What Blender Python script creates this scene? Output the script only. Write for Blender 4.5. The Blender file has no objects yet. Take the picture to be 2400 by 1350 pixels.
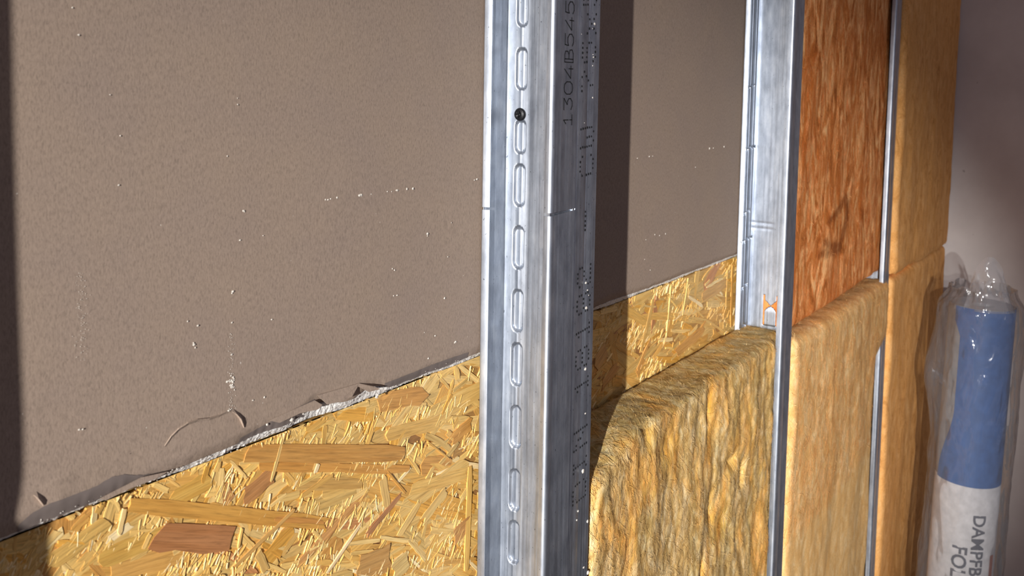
import bpy, math, random
from mathutils import Vector, Matrix, noise

random.seed(7)
scene = bpy.context.scene
C = scene.collection

# ------------------------------------------------------------------ camera
F, CX, CY = 2200.0, 1200.0, 385.0            # focal length and principal point (2400x1350 frame)
dX = Vector((2670 - CX, -(234 - CY), -F)).normalized()
dD = Vector((760 - CX, -(28000 - CY), -F)).normalized()
U = -dD
U = (U - dX * U.dot(dX)).normalized()
W = U.cross(dX)
MW = Matrix((dX, W, U))                      # camera space -> world (rows = world axes in camera space)
CAM = Vector((0.0, -0.4905, 1.5))
cam = bpy.data.cameras.new('camera')
cam.sensor_width = 36.0
cam.lens = 36.0 * F / 2400.0
cam.shift_x = 0.0
cam.shift_y = -(675.0 - CY) / 2400.0
cam.clip_start = 0.01
cam.dof.use_dof = True
cam.dof.focus_distance = 0.86
cam.dof.aperture_fstop = 16.0
cam_o = bpy.data.objects.new('camera', cam)
C.objects.link(cam_o)
cam_o.matrix_world = Matrix.Translation(CAM) @ MW.to_4x4()
scene.camera = cam_o

# ------------------------------------------------------------------ light and exposure
world = bpy.data.worlds.new('world')
scene.world = world
world.use_nodes = True
bg = world.node_tree.nodes['Background']
bg.inputs[0].default_value = (0.80, 0.73, 0.86, 1)
bg.inputs[1].default_value = 0.25

LAMP = Vector((-6.56, -2.575, 2.45))
sp = bpy.data.lights.new('work_lamp', 'SPOT')
sp.energy = 5500
sp.color = (1.0, 0.975, 0.945)
sp.spot_size = math.radians(13.2)
sp.spot_blend = 1.0
sp.shadow_soft_size = 0.035
sp_o = bpy.data.objects.new('work_lamp', sp)
C.objects.link(sp_o)
sp_o.location = LAMP
sp_o.rotation_euler = (Vector((0.56, 0.0, 1.07)) - LAMP).to_track_quat('-Z', 'Y').to_euler()

vs = scene.view_settings
vs.view_transform = 'Standard'
vs.look = 'None'
vs.exposure = 0.0
vs.gamma = 1.0
vs.use_curve_mapping = False

# ------------------------------------------------------------------ helpers
def ray(x, y):
    return MW @ Vector((x - CX, -(y - CY), -F))
def P(x, y, Y=0.0):                          # photo pixel -> point on a plane parallel to the wall
    d = ray(x, y)
    return CAM + d * ((Y - CAM.y) / d.y)
def PX(x, y, X):                             # photo pixel -> point on a plane square to the wall
    d = ray(x, y)
    return CAM + d * ((X - CAM.x) / d.x)

def lin(r, g, b, a=1.0):
    f = lambda c: (c / 255 / 12.92) if c / 255 <= 0.04045 else ((c / 255 + 0.055) / 1.055) ** 2.4
    return (f(r), f(g), f(b), a)

def thing(name, label, cat, loc=(0, 0, 0), group=None):
    o = bpy.data.objects.new(name, None)
    o.empty_display_size = 0.05
    C.objects.link(o)
    o.location = loc
    o['label'] = label
    o['category'] = cat
    if group: o['group'] = group
    return o

def mesh_obj(name, verts, faces, mat, parent=None, smooth=False, uv=None, col=None, kind=None, label=None):
    me = bpy.data.meshes.new(name)
    me.from_pydata([tuple(v) for v in verts], [], faces)
    if uv is not None:
        l = me.uv_layers.new(name='UVMap')
        flat = []
        for p in me.polygons:
            for vi in p.vertices: flat.extend(uv[vi])
        l.data.foreach_set('uv', flat)
    if col is not None:
        a = me.color_attributes.new('tint', 'FLOAT_COLOR', 'POINT')
        flat = []
        for c in col: flat.extend((c[0], c[1], c[2], 1.0))
        a.data.foreach_set('color', flat)
    if smooth: me.polygons.foreach_set('use_smooth', [True] * len(me.polygons))
    me.materials.append(mat)
    me.update()
    o = bpy.data.objects.new(name, me)
    C.objects.link(o)
    if parent:
        o.parent = parent
        o.matrix_parent_inverse = Matrix.Translation(-Vector(parent.location))
    if kind: o['kind'] = kind
    if label: o['label'] = label
    return o

def box(name, x0, x1, y0, y1, z0, z1, mat, parent=None, kind=None):
    v = [(x, y, z) for x in (x0, x1) for y in (y0, y1) for z in (z0, z1)]
    f = [(0, 1, 3, 2), (4, 6, 7, 5), (0, 4, 5, 1), (2, 3, 7, 6), (0, 2, 6, 4), (1, 5, 7, 3)]
    return mesh_obj(name, v, f, mat, parent, kind=kind)

def sheet(name, path, zs, t, mat, parent, cut0=None, cut1=None, smooth=True, label=None):
    """thin metal sheet: an XY path swept up through the heights zs, with thickness t (to its left)"""
    n = len(path)
    off = []
    for i in range(n):
        a = Vector(path[max(0, i - 1)]); b = Vector(path[min(n - 1, i + 1)])
        d = (b - a).normalized()
        off.append(Vector((-d.y, d.x)) * t)
    ring = [Vector(p) for p in path] + [Vector(path[i]) + off[i] for i in reversed(range(n))]
    m = len(ring)
    V, Fc = [], []
    last = len(zs) - 1
    for k, z in enumerate(zs):
        for q in ring:
            zz = z
            if k == 0 and cut0: zz += cut0(q.x, q.y)
            if k == last and cut1: zz += cut1(q.x, q.y)
            V.append((q.x, q.y, zz))
    for k in range(last):
        for i in range(m):
            j = (i + 1) % m
            Fc.append((k * m + i, k * m + j, (k + 1) * m + j, (k + 1) * m + i))
    for k in (0, last):
        for i in range(n - 1):
            a, b = i, i + 1
            c, d = m - 1 - (i + 1), m - 1 - i
            Fc.append(tuple(k * m + q for q in ((a, d, c, b) if k else (a, b, c, d))))
    o = mesh_obj(name, V, Fc, mat, parent, smooth=False, label=label)
    if smooth:
        me = o.data
        me.polygons.foreach_set('use_smooth', [True] * len(me.polygons))
        me.set_sharp_from_angle(angle=math.radians(40))
    return o

# ------------------------------------------------------------------ materials
def mat_new(name):
    m = bpy.data.materials.new(name)
    m.use_nodes = True
    nt = m.node_tree
    b = nt.nodes['Principled BSDF']
    return m, nt, b
def N(nt, t, **kw):
    n = nt.nodes.new(t)
    for k, v in kw.items(): setattr(n, k, v)
    return n
def mapped(nt, scale=(1, 1, 1), coord='Object', rot=(0, 0, 0)):
    tc = N(nt, 'ShaderNodeTexCoord')
    mp = N(nt, 'ShaderNodeMapping')
    mp.inputs['Scale'].default_value = scale
    mp.inputs['Rotation'].default_value = rot
    nt.links.new(tc.outputs[coord], mp.inputs[0])
    return mp.outputs[0]
def tex(nt, vec, scale, detail=4, rough=0.55, dist=0.0):
    n = N(nt, 'ShaderNodeTexNoise')
    n.inputs['Scale'].default_value = scale
    n.inputs['Detail'].default_value = detail
    n.inputs['Roughness'].default_value = rough
    n.inputs['Distortion'].default_value = dist
    nt.links.new(vec, n.inputs['Vector'])
    return n.outputs['Fac']
def ramp(nt, fac, stops, interp='LINEAR'):
    r = N(nt, 'ShaderNodeValToRGB')
    r.color_ramp.interpolation = interp
    e = r.color_ramp.elements
    while len(e) > 1: e.remove(e[-1])
    e[0].position, e[0].color = stops[0]
    for p, c in stops[1:]:
        x = e.new(p); x.color = c
    nt.links.new(fac, r.inputs[0])
    return r.outputs[0]
def mixc(nt, a, b, fac, mode='MIX'):
    m = N(nt, 'ShaderNodeMix', data_type='RGBA', blend_type=mode)
    for inp, v in ((m.inputs[0], fac), (m.inputs[6], a), (m.inputs[7], b)):
        if hasattr(v, 'links') or hasattr(v, 'is_linked'): nt.links.new(v, inp)
        else: inp.default_value = v
    return m.outputs[2]
def bump(nt, b, h, strength, dist):
    n = N(nt, 'ShaderNodeBump')
    n.inputs['Strength'].default_value = strength
    n.inputs['Distance'].default_value = dist
    nt.links.new(h, n.inputs['Height'])
    nt.links.new(n.outputs[0], b.inputs['Normal'])
g = lambda v: (v, v, v, 1)

def m_paper():
    m, nt, b = mat_new('drywall_paper')
    v = mapped(nt)
    fib = tex(nt, mapped(nt, (900, 900, 330)), 1.0, 3, 0.65, 0.6)
    mot = tex(nt, v, 14, 3)
    c = mixc(nt, lin(160, 140, 121), lin(147, 130, 119), mot)
    c = mixc(nt, c, ramp(nt, fib, [(0.30, g(0.74)), (0.5, g(1.0)), (0.75, g(1.18))]), 1.0, 'MULTIPLY')
    spk = tex(nt, mapped(nt, (420, 420, 300)), 1.0, 1, 0.4)
    c = mixc(nt, c, lin(225, 218, 205), ramp(nt, spk, [(0.80, g(0)), (0.83, g(0.7))]))
    dk = tex(nt, mapped(nt, (260, 260, 260)), 1.3, 1, 0.4)
    c = mixc(nt, c, lin(60, 48, 42), ramp(nt, dk, [(0.815, g(0)), (0.83, g(0.8))]))
    nt.links.new(c, b.inputs['Base Color'])
    b.inputs['Roughness'].default_value = 0.85
    b.inputs['Specular IOR Level'].default_value = 0.25
    bump(nt, b, fib, 0.16, 0.0004)
    return m
def m_core():
    m, nt, b = mat_new('gypsum')
    n = tex(nt, mapped(nt), 420, 4, 0.7)
    nt.links.new(ramp(nt, n, [(0.30, lin(140, 128, 118)), (0.45, lin(232, 228, 222)), (0.7, lin(246, 244, 240))]), b.inputs['Base Color'])
    b.inputs['Roughness'].default_value = 0.9
    bump(nt, b, n, 0.8, 0.001)
    return m
def m_plain(name, col, rough=0.7, metal=0.0):
    m, nt, b = mat_new(name)
    n = tex(nt, mapped(nt), 60, 3)
    nt.links.new(mixc(nt, col, ramp(nt, n, [(0.3, g(0.85)), (0.7, g(1.1))]), 1.0, 'MULTIPLY'), b.inputs['Base Color'])
    b.inputs['Roughness'].default_value = rough
    b.inputs['Metallic'].default_value = metal
    return m
def m_steel(name='galvanised_steel', dark=1.0, metal=0.96, rough=0.43):
    m, nt, b = mat_new(name)
    sp_ = tex(nt, mapped(nt, (1, 1, 0.4)), 90, 4, 0.65)
    st = tex(nt, mapped(nt, (260, 260, 5)), 1.0, 2, 0.6)
    pit = tex(nt, mapped(nt, (600, 600, 380)), 1.0, 1, 0.4)
    c = ramp(nt, sp_, [(0.30, lin(160 * dark, 167 * dark, 179 * dark)), (0.55, lin(186 * dark, 193 * dark, 204 * dark)), (0.75, lin(206 * dark, 211 * dark, 219 * dark))])
    c = mixc(nt, c, lin(60, 64, 72), ramp(nt, pit, [(0.73, g(0)), (0.78, g(0.7))]))
    nt.links.new(c, b.inputs['Base Color'])
    b.inputs['Metallic'].default_value = metal
    nt.links.new(ramp(nt, st, [(0.3, g(rough - 0.07)), (0.7, g(rough + 0.09))]), b.inputs['Roughness'])
    bump(nt, b, st, 0.06, 0.0003)
    return m
def m_strand():
    m, nt, b = mat_new('wood_strand')
    at = N(nt, 'ShaderNodeAttribute', attribute_name='tint')
    gr = tex(nt, mapped(nt, (36, 640, 1), 'UV'), 1.0, 5, 0.65, 0.5)
    big = tex(nt, mapped(nt, (12, 190, 1), 'UV'), 1.0, 2, 0.5, 0.3)
    c = mixc(nt, at.outputs['Color'], ramp(nt, gr, [(0.30, g(0.70)), (0.48, g(1.08)), (0.70, g(1.30))]), 1.0, 'MULTIPLY')
    c = mixc(nt, c, ramp(nt, big, [(0.35, (0.80, 0.70, 0.56, 1)), (0.55, g(1.0))]), 0.55, 'MULTIPLY')
    nt.links.new(c, b.inputs['Base Color'])
    b.inputs['Roughness'].default_value = 0.5
    b.inputs['Specular IOR Level'].default_value = 0.35
    bump(nt, b, gr, 0.5, 0.0006)
    return m
def m_osb():
    m, nt, b = mat_new('strand_board')
    vo = N(nt, 'ShaderNodeTexVoronoi')
    vo.inputs['Scale'].default_value = 1.0
    nt.links.new(mapped(nt, (28, 28, 70), rot=(0, 0.4, 0)), vo.inputs['Vector'])
    gr = tex(nt, mapped(nt, (90, 90, 700), rot=(0, 0.4, 0)), 1.0, 4)
    c = ramp(nt, N_sep(nt, vo.outputs['Color']), [(0.1, lin(158, 112, 62)), (0.4, lin(205, 160, 90)), (0.9, lin(222, 184, 112))])
    c = mixc(nt, c, ramp(nt, gr, [(0.3, g(0.7)), (0.7, g(1.15))]), 1.0, 'MULTIPLY')
    nt.links.new(c, b.inputs['Base Color'])
    b.inputs['Roughness'].default_value = 0.6
    bump(nt, b, gr, 0.6, 0.001)
    return m
def N_sep(nt, col):
    s = N(nt, 'ShaderNodeSeparateColor')
    nt.links.new(col, s.inputs[0])
    return s.outputs[0]
def m_wool(name, stops, gold, goldfac=0.75, gain=1.0, k=1.0, asp=0.43, soft=1.0):
    m, nt, b = mat_new(name)
    st = tex(nt, mapped(nt, (44 * k, 44 * k, 44 * k * asp), rot=(0.0, 0.10, 0.0)), 1.0, 7, 0.68, 2.0)
    fib = tex(nt, mapped(nt, (430 * k, 430 * k, 430 * k * asp), rot=(0.0, 0.25, 0.0)), 1.0, 4, 0.7, 3.0)
    fuz = tex(nt, mapped(nt, (1, 1, 1)), 340, 4, 0.75, 1.0)
    pat = tex(nt, mapped(nt, (17, 17, 8)), 1.0, 4, 0.6, 0.8)
    c = ramp(nt, st, stops)
    c = mixc(nt, c, gold, ramp(nt, pat, [(0.48, g(0)), (0.66, g(goldfac))]))
    c = mixc(nt, c, ramp(nt, fib, [(0.30, g((1 - 0.20 * soft) * gain)), (0.5, g(1.0 * gain)), (0.72, g((1 + 0.18 * soft) * gain))]), 1.0, 'MULTIPLY')
    c = mixc(nt, c, ramp(nt, fuz, [(0.30, g(0.82)), (0.5, g(1.0)), (0.7, g(1.16))]), 1.0, 'MULTIPLY')
    at = N(nt, 'ShaderNodeAttribute', attribute_name='tint')
    c = mixc(nt, c, at.outputs['Color'], 1.0, 'MULTIPLY')
    nt.links.new(c, b.inputs['Base Color'])
    b.inputs['Roughness'].default_value = 0.85
    b.inputs['Specular IOR Level'].default_value = 0.15
    h = mixc(nt, fuz, fib, 0.5)
    bump(nt, b, h, 0.5, 0.0012)
    return m
def m_film(name='clear_film', haze=0.10):
    m, nt, b = mat_new(name)
    b.inputs['Base Color'].default_value = (0.62, 0.62, 0.64, 1)
    b.inputs['Roughness'].default_value = 0.3
    wr = tex(nt, mapped(nt, (16, 16, 8)), 1.0, 3, 0.5, 1.6)
    bump(nt, b, wr, 0.6, 0.014)
    gl = N(nt, 'ShaderNodeBsdfGlossy')
    gl.inputs['Roughness'].default_value = 0.13
    bn = [n for n in nt.nodes if n.type == 'BUMP'][0]
    nt.links.new(bn.outputs[0], gl.inputs['Normal'])
    tr = N(nt, 'ShaderNodeBsdfTransparent')
    tr.inputs[0].default_value = (0.95, 0.95, 0.96, 1)
    lw = N(nt, 'ShaderNodeLayerWeight')
    lw.inputs['Blend'].default_value = 0.3
    mx = N(nt, 'ShaderNodeMixShader')
    nt.links.new(ramp(nt, lw.outputs['Facing'], [(0.0, g(haze)), (0.6, g(haze * 2)), (1.0, g(0.62))]), mx.inputs[0])
    nt.links.new(tr.outputs[0], mx.inputs[1])
    nt.links.new(b.outputs[0], mx.inputs[2])
    m2 = N(nt, 'ShaderNodeMixShader')
    nt.links.new(ramp(nt, lw.outputs['Fresnel'], [(0.0, g(0.05)), (1.0, g(0.6))]), m2.inputs[0])
    nt.links.new(mx.outputs[0], m2.inputs[1])
    nt.links.new(gl.outputs[0], m2.inputs[2])
    nt.links.new(m2.outputs[0], nt.nodes['Material Output'].inputs['Surface'])
    return m
def m_wall():
    m, nt, b = mat_new('wall_paint')
    n = tex(nt, mapped(nt), 5, 5, 0.6)
    s = tex(nt, mapped(nt), 40, 2, 0.4)
    c = ramp(nt, n, [(0.3, lin(206, 200, 198)), (0.7, lin(226, 222, 220))])
    c = mixc(nt, c, lin(70, 62, 62), ramp(nt, s, [(0.76, g(0)), (0.80, g(0.6))]))
    nt.links.new(c, b.inputs['Base Color'])
    b.inputs['Roughness'].default_value = 0.85
    bump(nt, b, n, 0.3, 0.004)
    return m

PAPER, CORE, STEEL = m_paper(), m_core(), m_steel()
DULL = m_steel('dull_zinc', 0.80, 0.88, 0.52)
STRAND, OSB, FILM, WALL = m_strand(), m_osb(), m_film(), m_wall()
FLOORM = m_plain('screed', lin(120, 114, 108), 0.9)
INK = m_plain('black_ink', lin(9, 8, 11), 0.8)
BLACK = m_plain('black_phosphate', lin(26, 26, 28), 0.45, 0.4)
PLASTER = m_plain('plaster_white', lin(214, 206, 194), 0.9)
WOOL_A = m_wool('wool_straw', [(0.30, lin(150, 116, 66)), (0.47, lin(196, 164, 106)), (0.66, lin(218, 198, 156))], lin(226, 172, 86), 0.7, 1.08)
WOOL_B = m_wool('wool_tan', [(0.30, lin(198, 151, 90)), (0.5, lin(212, 172, 114)), (0.70, lin(226, 197, 148))], lin(210, 157, 88), 0.45, 1.22, 0.7, 0.6, 0.7)
WOOL_C = m_wool('wool_orange', [(0.34, lin(146, 82, 34)), (0.47, lin(196, 122, 62)), (0.62, lin(230, 180, 122))], lin(182, 102, 42), 0.75, 1.34, 0.70, 0.34)
WOOL_D = m_wool('wool_brown', [(0.30, lin(176, 120, 62)), (0.5, lin(206, 150, 88)), (0.72, lin(218, 170, 112))], lin(198, 140, 72), 0.4, 1.30, 0.55, 0.6, 0.6)

# ------------------------------------------------------------------ the setting
ZJ = 1.2577                                   # height of the joint between gypsum board and strand board
XE = 2.74                                     # end wall
box('floor', -7.5, XE + 0.1, -5.0, 0.12, -0.1, 0.0, FLOORM, kind='structure')
box('wall_right', XE, XE + 0.1, -5.0, 0.12, 0.0, 2.6, WALL, kind='structure')
box('wall_back', -7.5, XE, 0.03, 0.12, 0.0, 2.6, WALL, kind='structure')

# ------------------------------------------------------------------ gypsum board
gyp = thing('gypsum_board', 'grey-brown paper-faced gypsum board with broken lower edge above the strand board', 'gypsum board', (0.7, 0.0, ZJ))

def edge_z(X):                               # height of the torn paper edge along the board
    z = ZJ + 0.0008 * noise.noise((X * 60, 1.3, 0)) + 0.0006 * noise.noise((X * 260, 4.1, 0))
    for c, w, a in ((0.487, 0.022, 0.0085), (0.545, 0.016, 0.006), (0.43, 0.02, 0.003), (0.955, 0.05, 0.002)):
        z += a * math.exp(-((X - c) / w) ** 2)
    return z
def face_y(X, h):                            # relief of the paper face, h = height above its edge
    roll = 0.0075 + 0.006 * noise.noise((X * 9, 0.5, 2.0))
    y = 0.0
    if h < roll:
        y += 0.0028 * (1 - h / roll) ** 1.5
    if X < 0.33:                             # bulged corner by the shadow
        y -= 0.0025 * max(0, 1 - abs(X - 0.262) / 0.07) * math.exp(-(h / 0.02) ** 2)
    y += 0.0008 * noise.noise((X * 7, h * 9, 3.0)) * min(1, h / 0.03)
    if h < 0.04: y += 0.0001 * noise.noise((X * 120, h * 160, 8.0)) * (1 - h / 0.04)
    # raised blister with a cracked rim
    cx_, hh = (X - 0.375), (h - 0.010)
    d = math.sqrt((cx_ / 0.052) ** 2 + (hh / 0.022) ** 2)
    if d < 1: y -= 0.0005 * (1 - d * d) ** 2
    cx_ = X - 0.285
    if abs(cx_) < 0.012 and h < 0.022:
        y -= 0.0004 * (1 - abs(cx_) / 0.012)
    return y
xs = []
x = -1.2
while x < XE - 0.001:
    xs.append(x)
    x += 0.0016 if 0.2 < x < 1.40 else 0.03
xs.append(XE)
hs = [0.0012 * i for i in range(34)] + [0.046, 0.055, 0.07, 0.1, 0.15, 0.22, 0.32, 0.5, 0.8, 1.1, 1.34]
V, Fc = [], []
for X in xs:
    e = edge_z(X)
    for h in hs: V.append((X, face_y(X, h), e + h))
nh = len(hs)
for i in range(len(xs) - 1):
    for j in range(nh - 1):
        a = i * nh + j
        Fc.append((a, a + nh, a + nh + 1, a + 1))
mesh_obj('paper_face', V, Fc, PAPER, gyp, smooth=True)
# crumbly gypsum core showing under the paper
V, Fc = [], []
nr = 7
for X in xs:
    e = edge_z(X)
    y0 = face_y(X, 0)
    dep = 0.0060 + 0.0016 * noise.noise((X * 22, 7.7, 0)) + (e - ZJ) * 0.8
    for j in range(nr):
        t = j / (nr - 1)
        rr = 0.0005 * noise.noise((X * 420, t * 4, 5.0)) + 0.0005 * noise.noise((X * 110, t * 3, 9.0))
        V.append((X, y0 + (0.0020 if j == 0 else 0.0006) + (0.0078 - y0) * t ** 1.2 + rr * (0.3 if j == 0 else 1), e + 0.0006 - dep * t ** 0.9 + rr * 0.7))
    V.append((X, 0.0125, e - dep + 0.001))
    V.append((X, 0.0125, 2.6))
nr += 2
for i in range(len(xs) - 1):
    for j in range(nr - 1):
        a = i * nr + j
        Fc.append((a, a + 1, a + nr + 1, a + nr))
mesh_obj('gypsum_core', V, Fc, CORE, gyp, smooth=False, label='white crumbling gypsum edge')

# torn paper flaps standing off the edge
def flap(px, lift, name='paper_flap'):
    """px: outline in photo pixels on the board face (first two points are the hinge), lift: metres off the face"""
    pts = [P(*q) for q in px]
    hinge = (pts[0] + pts[1]) / 2
    hd = (pts[1] - pts[0]).normalized()
    V, Fc = [], []
    n = len(pts)
    for s in (0.0, 0.0005):
        for p in pts:
            d = p - hinge
            perp = (d - hd * d.dot(hd)).length
            V.append((p.x, -0.0004 - s - lift * (perp / 0.012) ** 1.3, p.z))
    Fc = [tuple(range(n - 1, -1, -1)), tuple(range(n, 2 * n))]
    for i in range(n):
        j = (i + 1) % n
        Fc.append((i, j, n + j, n + i))
    return mesh_obj(name, V, Fc, PAPER, gyp)
flap([(742, 926), (840, 898), (874, 905), (884, 910), (858, 917), (836, 905), (818, 928), (786, 940), (760, 946)], 0.004)
flap([(628, 985), (736, 938), (752, 948), (742, 958), (700, 968), (652, 990)], 0.002)
flap([(232, 1168), (330, 1118), (392, 1104), (360, 1122), (300, 1145), (245, 1172)], 0.0012)
# strips along the in-curled edge, its shade painted as a darker paper colour
SHADE_PAPER = m_plain('shade_paper', lin(118, 106, 100), 0.9)
def curl_shade(px):
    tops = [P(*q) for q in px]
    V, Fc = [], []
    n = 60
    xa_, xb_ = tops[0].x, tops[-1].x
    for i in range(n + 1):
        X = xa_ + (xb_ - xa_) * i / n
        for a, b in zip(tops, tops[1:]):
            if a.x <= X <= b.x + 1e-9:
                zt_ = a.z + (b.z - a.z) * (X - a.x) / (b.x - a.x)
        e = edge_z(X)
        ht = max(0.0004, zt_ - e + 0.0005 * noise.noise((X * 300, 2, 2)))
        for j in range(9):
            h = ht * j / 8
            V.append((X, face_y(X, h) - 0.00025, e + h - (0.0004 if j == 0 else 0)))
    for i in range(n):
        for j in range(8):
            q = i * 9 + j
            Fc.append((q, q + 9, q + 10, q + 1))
    mesh_obj('curl_shade', V, Fc, SHADE_PAPER, gyp, smooth=True, label='darker strip painting the shade of the curled edge')
curl_shade([(40, 1228), (70, 1200), (112, 1178), (165, 1160), (225, 1138), (258, 1118), (292, 1111), (318, 1114), (352, 1112), (398, 1104)])
curl_shade([(565, 1028), (600, 1008), (640, 985), (690, 958), (738, 936), (752, 948), (766, 944)])
curl_shade([(905, 898), (960, 876), (1020, 852), (1060, 838), (1100, 826)])
# crack lines in the paper: thin lifted edges
def ridge(px, w, h, name='paper_crack', lip=1):
    pts = [P(*q) for q in px]
    V, Fc = [], []
    for i, p in enumerate(pts):
        a = pts[max(0, i - 1)]; b = pts[min(len(pts) - 1, i + 1)]
        d = (b - a).normalized()
        nrm = Vector((-d.z, 0, d.x)) * w * lip
        k = math.sin(math.pi * (i + 0.3) / (len(pts) - 0.4))
        y = face_y(p.x, p.z - edge_z(p.x))
        V += [(p.x - nrm.x * 2, y + 0.0003, p.z - nrm.z * 2), (p.x, y - h * k - 0.0003, p.z), (p.x + nrm.x * 0.3, y + 0.0004, p.z + nrm.z * 0.3)]
    for i in range(len(pts) - 1):
        for j in range(2):
            a = i * 3 + j
            Fc.append((a, a + 1, a + 4, a + 3))
    return mesh_obj(name, V, Fc, PAPER, gyp)
ridge([(385, 1045), (400, 1022), (418, 1004), (440, 990), (462, 982), (490, 979), (512, 972), (530, 964), (541, 963)], 0.0012, 0.0009)
ridge([(541, 963), (552, 970), (561, 981), (566, 992), (571, 1002)], 0.0012, 0.0016, lip=-1)
ridge([(76, 1158), (84, 1166), (90, 1174), (97, 1182)], 0.0012, 0.0016, lip=-1)

def specks(name, items, mat, parent, Y=None, X=None):
    """small plaster crumbs: (px, py, radius in px)"""
    V, Fc = [], []
    for (px, py, r) in items:
        p = P(px, py, Y) if X is None else PX(px, py, X)
        rad = 0.8 * r * (p - CAM).length / F
        n0 = len(V)
        m = 7
        ph = random.random() * 6
        sx, sz = random.uniform(0.8, 1.3), random.uniform(0.8, 1.4)
        for ring, (rr, hh) in enumerate(((1.0, -0.1), (0.75, 0.5))):
            for k in range(m):
                a = ph + 2 * math.pi * k / m
                q = rr * rad * random.uniform(0.75, 1.2)
                V.append((p.x + math.cos(a) * q * sx * 1.5, p.y - hh * rad * 0.7, p.z + math.sin(a) * q * sz))
        V.append((p.x, p.y - rad * 0.6, p.z))
        for k in range(m):
            k2 = (k + 1) % m
            Fc.append((n0 + k, n0 + k2, n0 + m + k2, n0 + m + k))
            Fc.append((n0 + m + k, n0 + m + k2, n0 + 2 * m))
    return mesh_obj(name, V, Fc, mat, parent, kind='stuff', label='tiny white plaster crumbs')
sl = [(763, 468, 2), (769, 468, 2.5), (775, 466, 2), (790, 463, 2.6), (843, 458, 4), (847, 457, 3), (870, 455, 1.5), (908, 449, 1.8), (918, 449, 1.8),
      (931, 446, 3.2), (954, 443, 3), (968, 442, 3.2), (571, 494, 3), (573, 496, 2), (563, 563, 2.6), (617, 552, 1.5), (1002, 548, 3), (1002, 553, 2),
      (920, 630, 2.2), (925, 633, 2.2), (1058, 522, 1.6), (1050, 602, 2), (923, 693, 2), (931, 692, 2.4), (1042, 699, 3), (637, 749, 2.5), (1020, 787, 2.5), (995, 779, 1.6),
      (1068, 801, 3.2), (1066, 803, 2.5), (1004, 840, 2.6), (1118, 420, 2.6), (1112, 422, 2.2), (546, 683, 3.4), (544, 687, 2.2), (544, 756, 2.2), (464, 763, 3), (440, 753, 2),
      (455, 808, 2.8), (458, 815, 2), (454, 804, 2), (186, 1007, 2), (194, 1006, 2), (536, 963, 3), (540, 960, 2), (593, 938, 2), (620, 931, 2.2), (543, 831, 2.6),
      (170, 18, 2), (185, 82, 2), (258, 222, 1.6), (282, 318, 2), (557, 245, 2), (557, 230, 1.6), (278, 434, 2), (533, 366, 1.6), (626, 995, 3.4), (662, 978, 3), (712, 954, 2.5),
      (684, 984, 4), (739, 949, 3), (744, 945, 2.5), (711, 970, 3), (883, 930, 4.5), (885, 926, 4), (1494, 371, 2), (1522, 367, 2.5), (1530, 366, 2), (1663, 348, 3), (1672, 347, 2.5), (1697, 344, 2.5),
      (1535, 550, 2), (1546, 552, 1.6), (1560, 548, 2), (1514, 562, 1.6), (1511, 608, 1.6), (1524, 633, 1.8), (1630, 392, 1.4)]
for k in range(26):
    sl.append((random.gauss(543, 5), random.choice((884, 889, 893, 905, 910)) + random.uniform(-4, 4), random.uniform(1.2, 2.6)))
for k in range(60):
    sl.append((random.uniform(540, 547) + random.gauss(0, 4), random.uniform(780, 960), random.uniform(0.5, 1.1)))
for k in range(110):
    sl.append((random.gauss(191, 8), random.uniform(640, 850), random.uniform(0.4, 0.9)))
for k in range(60):                                       # crumbs along the broken edge
    px = random.uniform(60, 1105)
    sl.append((px, 835 - 0.385 * (px - 1110) + random.uniform(-8, 6), random.uniform(0.6, 1.6)))
specks('plaster_crumbs', [s for s in sl], PLASTER, gyp, Y=-0.0003)

# ------------------------------------------------------------------ strand board
osb = thing('strand_board', 'yellow strand board of pressed wood flakes below the gypsum board', 'strand board', (0.7, 0.0, 0.0))
YO = 0.0078
box('panel', -1.2, XE, YO, 0.028, 0.0, ZJ - 0.0070, OSB, osb)
pal = [(lin(214, 168, 90), 5), (lin(206, 158, 84), 4), (lin(220, 180, 106), 5), (lin(198, 146, 78), 1.0), (lin(208, 172, 104), 4), (lin(190, 134, 86), 0.35), (lin(224, 188, 120), 4), (lin(212, 158, 72), 3)]
pale = [lin(230, 196, 128), lin(234, 206, 146), lin(222, 184, 112), lin(238, 214, 164), lin(226, 188, 110), lin(210, 166, 94)]
def pick():
    r = random.random() * sum(w for _, w in pal)
    for c, w in pal:
        r -= w
        if r <= 0: break
    k = random.uniform(0.9, 1.08)
    return (c[0] * k, c[1] * k, c[2] * k)

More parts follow.
